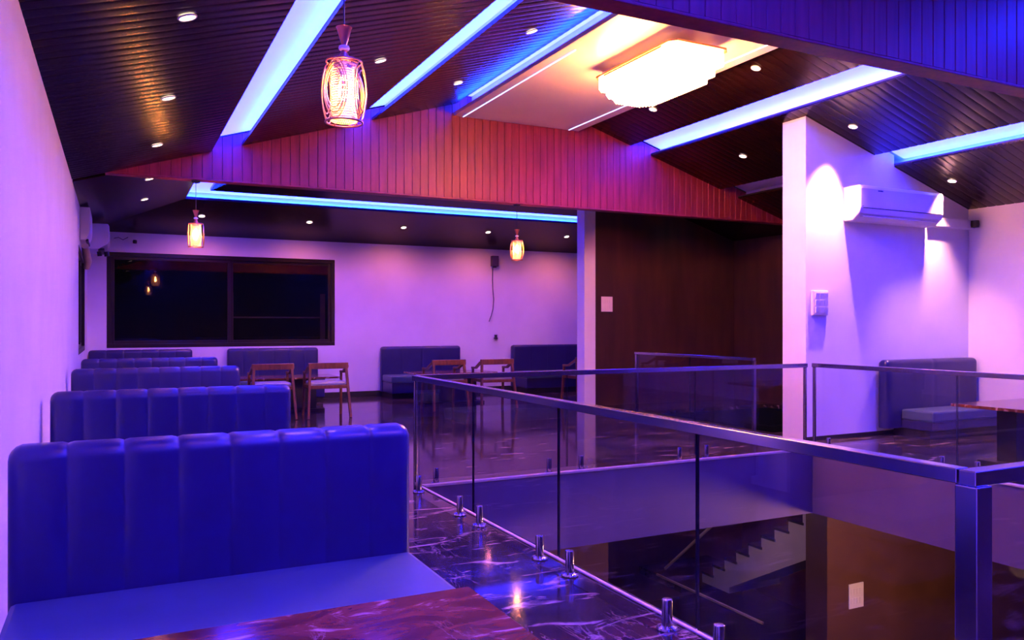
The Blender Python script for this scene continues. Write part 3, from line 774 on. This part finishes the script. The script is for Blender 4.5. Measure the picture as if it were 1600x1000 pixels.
# ================================================================== CHAIRS
def build_chair():
    c = empty('armchair', (0, 0, 0))
    w = 0.30
    for s_ in (-1, 1):
        MB().bar((s_ * (w + 0.015), -0.30, 0), (s_ * (w - 0.03), -0.19, 0.745), 0.038, 0.045, up=(0, 1, 0)).build('leg', 'wood_chair', c, bevel=0.005)
        MB().bar((s_ * (w - 0.01), 0.27, 0), (s_ * (w - 0.02), 0.20, 0.655), 0.036, 0.042, up=(0, 1, 0)).build('leg', 'wood_chair', c, bevel=0.005)
        MB().bar((s_ * (w - 0.012), -0.185, 0.775), (s_ * (w - 0.016), 0.05, 0.672), 0.045, 0.036).bar((s_ * (w - 0.016), 0.04, 0.674), (s_ * (w - 0.018), 0.225, 0.668), 0.045, 0.036).build('armrest', 'wood_chair', c, bevel=0.005)
        MB().bar((s_ * (w - 0.022), -0.232, 0.47), (s_ * (w - 0.022), 0.225, 0.47), 0.026, 0.05).build('side_rail', 'wood_chair', c, bevel=0.004)
    MB().box(-w, w, -0.212, -0.178, 0.735, 0.825).build('top_rail', 'wood_chair', c, bevel=0.008)
    MB().box(-w + 0.02, w - 0.02, -0.248, -0.222, 0.44, 0.49).build('back_rail', 'wood_chair', c, bevel=0.004)
    MB().box(-w + 0.02, w - 0.02, 0.215, 0.24, 0.44, 0.49).build('front_rail', 'wood_chair', c, bevel=0.004)
    MB().box(-w + 0.035, w - 0.035, -0.215, 0.21, 0.480, 0.545).build('seat', 'grey_seat', c, bevel=0.024)
    return c
cp = build_chair()
for i, (x, y, r, lab) in enumerate((
    (2.07, 12.22, 0.0, 'brown wooden armchair partly hidden behind the left row of sofas'),
    (2.87, 12.15, -0.03, 'brown wooden armchair with grey seat standing clear on the open floor'),
    (4.87, 12.32, 0.05, 'brown wooden armchair before the sofa at the railing corner'),
    (5.70, 12.20, -0.05, 'brown wooden armchair with grey seat seen against the bare back wall'),
    (7.50, 12.22, 0.05, 'brown wooden armchair half hidden by the slim white wall end'))):
    o = cp if i == 0 else copy_tree(cp)
    o.location = (x, y, 0); o.rotation_euler = (0, 0, r)
    tag(o, lab, 'chair', 'wooden armchairs before the back wall')

# ================================================================== TABLES
def table(x0, x1, y0, y1, z, label, group=None, ped=0.25, mat='marble_table'):
    t_ = empty('table', ((x0 + x1) / 2, (y0 + y1) / 2, 0)); tag(t_, label, 'table', group)
    hx, hy = (x1 - x0) / 2, (y1 - y0) / 2
    MB().box(-hx, hx, -hy, hy, z - 0.03, z).build('table_top', mat, t_, bevel=0.004)
    MB().box(-hx * 0.62, hx * 0.62, -hy * ped, hy * ped, 0.0402, z - 0.0305).build('pedestal', 'black_gap', t_, bevel=0.004)
    MB().box(-hx * 0.75, hx * 0.75, -hy * 0.6, hy * 0.6, 0.0, 0.04).build('foot', 'black_gap', t_, bevel=0.004)
    return t_
table(-0.38, 0.945, 1.36, 2.19, 0.62, 'brown veined marble table in the near left foreground')
table(1.62, 3.25, 12.80, 13.55, 0.56, 'low dark table between the two left armchairs and the back sofa', 'low tables by the back wall')
table(4.60, 6.10, 12.85, 13.60, 0.56, 'low dark table behind the railing corner armchairs', 'low tables by the back wall')
table(7.60, 9.10, 4.5, 5.28, 0.60, 'dark marble table at the right edge beyond the railing')

# ================================================================== WALL FITTINGS
# split air conditioner on the partition
ac = empty('air_conditioner', (8.80, WY0, 2.67)); tag(ac, 'white split air conditioner on the white partition wall', 'air conditioner')
def acbody(L, H_, D):
    q = MB(); pr = [(0, 0.0), (-D * 0.55, 0.0), (-D * 0.92, H_ * 0.20), (-D, H_ * 0.34), (-D, H_ * 0.90), (-D * 0.94, H_), (0, H_)]
    n_ = len(pr)
    q.add([(-L / 2, y - 0.001, z) for y, z in pr] + [(L / 2, y - 0.001, z) for y, z in pr],
          [tuple(range(n_)), tuple(range(2 * n_ - 1, n_ - 1, -1))] + [(i, n_ + i, n_ + (i + 1) % n_, (i + 1) % n_) for i in range(n_)])
    return q
acb = acbody(1.52, 0.42, 0.26).build('body', 'white_plastic', ac, bevel=0.012)
MB().box(-0.69, 0.69, -0.232, -0.155, 0.040, 0.052).build('louver', 'white_plastic', acb, bevel=0.003).rotation_euler = (0, 0, 0)
MB().add([(-0.71, -0.246, 0.075), (0.71, -0.246, 0.075), (0.71, -0.2665, 0.135), (-0.71, -0.2665, 0.135)], [(0, 1, 2, 3)]).build('air_outlet', 'white_plastic', acb)
MB().box(-0.72, 0.72, -0.2655, -0.259, 0.138, 0.146).build('panel_gap', 'black', acb)
MB().box(-0.735, -0.712, -0.2625, -0.2605, 0.16, 0.165).build('panel_seam', 'black', acb)
MB().box(-0.46, -0.37, -0.2635, -0.2605, 0.352, 0.366).build('logo', 'blue', acb)
MB().lathe([(0.012, 0), (0.012, 0.004)], (-0.405, -0.262, 0.362), 12).build('logo', 'blue', acb)
dc = empty('pipe_duct', (9.95, WY0, 2.75)); tag(dc, 'white pipe duct on the wall right of the air conditioner', 'duct')
MB().box(-0.36, 0.49, -0.10, -0.001, -0.06, 0.06).build('cover', 'white_plastic', dc, bevel=0.008)
MB().lathe([(0.05, -0.04), (0.055, 0.0), (0.05, 0.05)], (0.435, -0.135, 0.0), 14).build('pipe_end', 'black', dc, smooth=True)
# nine-gang switch board
sb = empty('switch_board', (7.62, WY0, 1.66)); tag(sb, 'white switch board with nine modules on the white partition', 'switch')
MB().box(-0.13, 0.13, -0.035, -0.001, -0.15, 0.15).build('back_box', 'switch', sb, bevel=0.006)
sbp = MB().box(-0.12, 0.12, -0.042, -0.0352, -0.14, 0.14).build('plate', 'switch', sb, bevel=0.003)
for i in range(3):
    for j in range(3):
        x, z = -0.072 + 0.072 * i, -0.085 + 0.085 * j
        MB().hexa([(x - .031, -0.052, z - .036), (x + .031, -0.052, z - .036), (x + .031, -0.0425, z - .036), (x - .031, -0.0425, z - .036),
                   (x - .031, -0.060, z + .036), (x + .031, -0.060, z + .036), (x + .031, -0.0425, z + .036), (x - .031, -0.0425, z + .036)]).build('switch_module', 'switch', sbp, bevel=0.002)
def plate(name, x, y, z, w, h, label):
    p = empty(name, (x, y, z)); tag(p, label, 'switch')
    pl = MB().box(-w / 2, w / 2, -0.014, -0.001, -h / 2, h / 2).build('plate', 'switch', p, bevel=0.004)
    for j in (-1, 1):
        for i in range(4):
            xx = (i - 1.5) * w * 0.2
            MB().box(xx - w * .088, xx + w * .088, -0.019, -0.0142, j * h * 0.19 - h * .12, j * h * 0.19 + h * .12).build('rocker', 'switch', pl, bevel=0.0015)
plate('switch_plate', 7.60, DY, 1.75, 0.23, 0.26, 'small square white plate on the dark lobby wall')
plate('switch_plate', 8.08, 6.85, -1.90, 0.25, 0.30, 'bright switch plate on the brown wall of the storey below')
# left wall air conditioners
for (y0, y1, D, z0, z1, lab) in ((12.0, 12.95, 0.125, 2.52, 2.96, 'white air conditioner on the left wall above the side window, nearer one'),
                                 (13.6, 14.6, 0.34, 2.54, 2.93, 'white air conditioner in the back left corner, farther one')):
    a = empty('air_conditioner', (XL, (y0 + y1) / 2, z0), math.pi / 2); tag(a, lab, 'air conditioner')
    acbody(y1 - y0, z1 - z0, D).build('body', 'white_plastic', a, bevel=0.012)
    MB().box(-(y1 - y0) / 2 + 0.05, (y1 - y0) / 2 - 0.05, -D * 0.8, -D * 0.55, -0.008, 0.02).build('louver', 'black', a)
pp = empty('pipe_bundle', (XL, 13.2, 2.46)); tag(pp, 'wrapped pipe bundle below the left wall air conditioners', 'pipe')
MB().tube([(0.06, -1.1, -0.01), (0.065, -1.0, -0.07), (0.09, -0.9, -0.20), (0.07, -0.86, -0.30)], [0.045, 0.05, 0.05, 0.035], 10).build('wrapped_pipe', 'beige', pp, smooth=True)
MB().tube([(0.20, 0.6, 0.06), (0.21, 0.6, -0.01)], 0.035, 10).build('pipe_end', 'black', pp, smooth=True)
MB().tube([(0.30, 0.6, 0.06), (0.31, 0.6, -0.01)], 0.04, 10).build('pipe_end', 'black', pp, smooth=True)
# security camera with loose cable at the top of the back wall
sc = empty('security_camera', (0.25, YB, 2.86)); tag(sc, 'small security camera with loose cable above the window', 'camera')
MB().box(-0.05, 0.05, -0.05, -0.001, -0.04, 0.04).build('bracket', 'white_plastic', sc, bevel=0.006)
MB().lathe([(0.03, -0.03), (0.034, 0.0), (0.028, 0.03)], (0.05, -0.085, -0.05), 12).build('head', 'black', sc, smooth=True)
MB().tube([(-0.05, -0.02, 0.03), (-0.13, -0.015, -0.02), (-0.2, -0.015, 0.02), (-0.27, -0.012, 0.0)], 0.006, 6).build('cable', 'cable', sc)
# black box with hanging cable, and the socket below it
bx = empty('cable_box', (7.09, YB, 2.72)); tag(bx, 'small dark box high on the back wall with a hanging cable', 'box')
MB().box(-0.075, 0.075, -0.10, -0.001, -0.11, 0.11).build('housing', 'cable', bx, bevel=0.01)
MB().box(-0.03, 0.03, -0.08, -0.02, -0.135, -0.1105).build('gland', 'black', bx)
MB().tube([(-0.045, -0.05, -0.11), (-0.045, -0.04, -0.40), (-0.03, -0.03, -0.62), (-0.01, -0.025, -0.80), (-0.03, -0.03, -1.0), (-0.07, -0.035, -1.13), (-0.125, -0.04, -1.26)], 0.009, 8).build('cable', 'cable', bx, smooth=True)
so = empty('wall_socket', (7.14, YB, 1.14)); tag(so, 'wall socket with a black plug low on the back wall', 'socket')
MB().box(-0.02, 0.05, -0.02, -0.001, -0.07, 0.08).build('plate', 'white_plastic', so, bevel=0.004)
MB().lathe([(0.034, -0.05), (0.045, -0.03), (0.028, 0.0), (0.028, 0.03), (0.04, 0.045)], (-0.03, -0.066, 0.0), 12).build('plug', 'black', so, smooth=True)
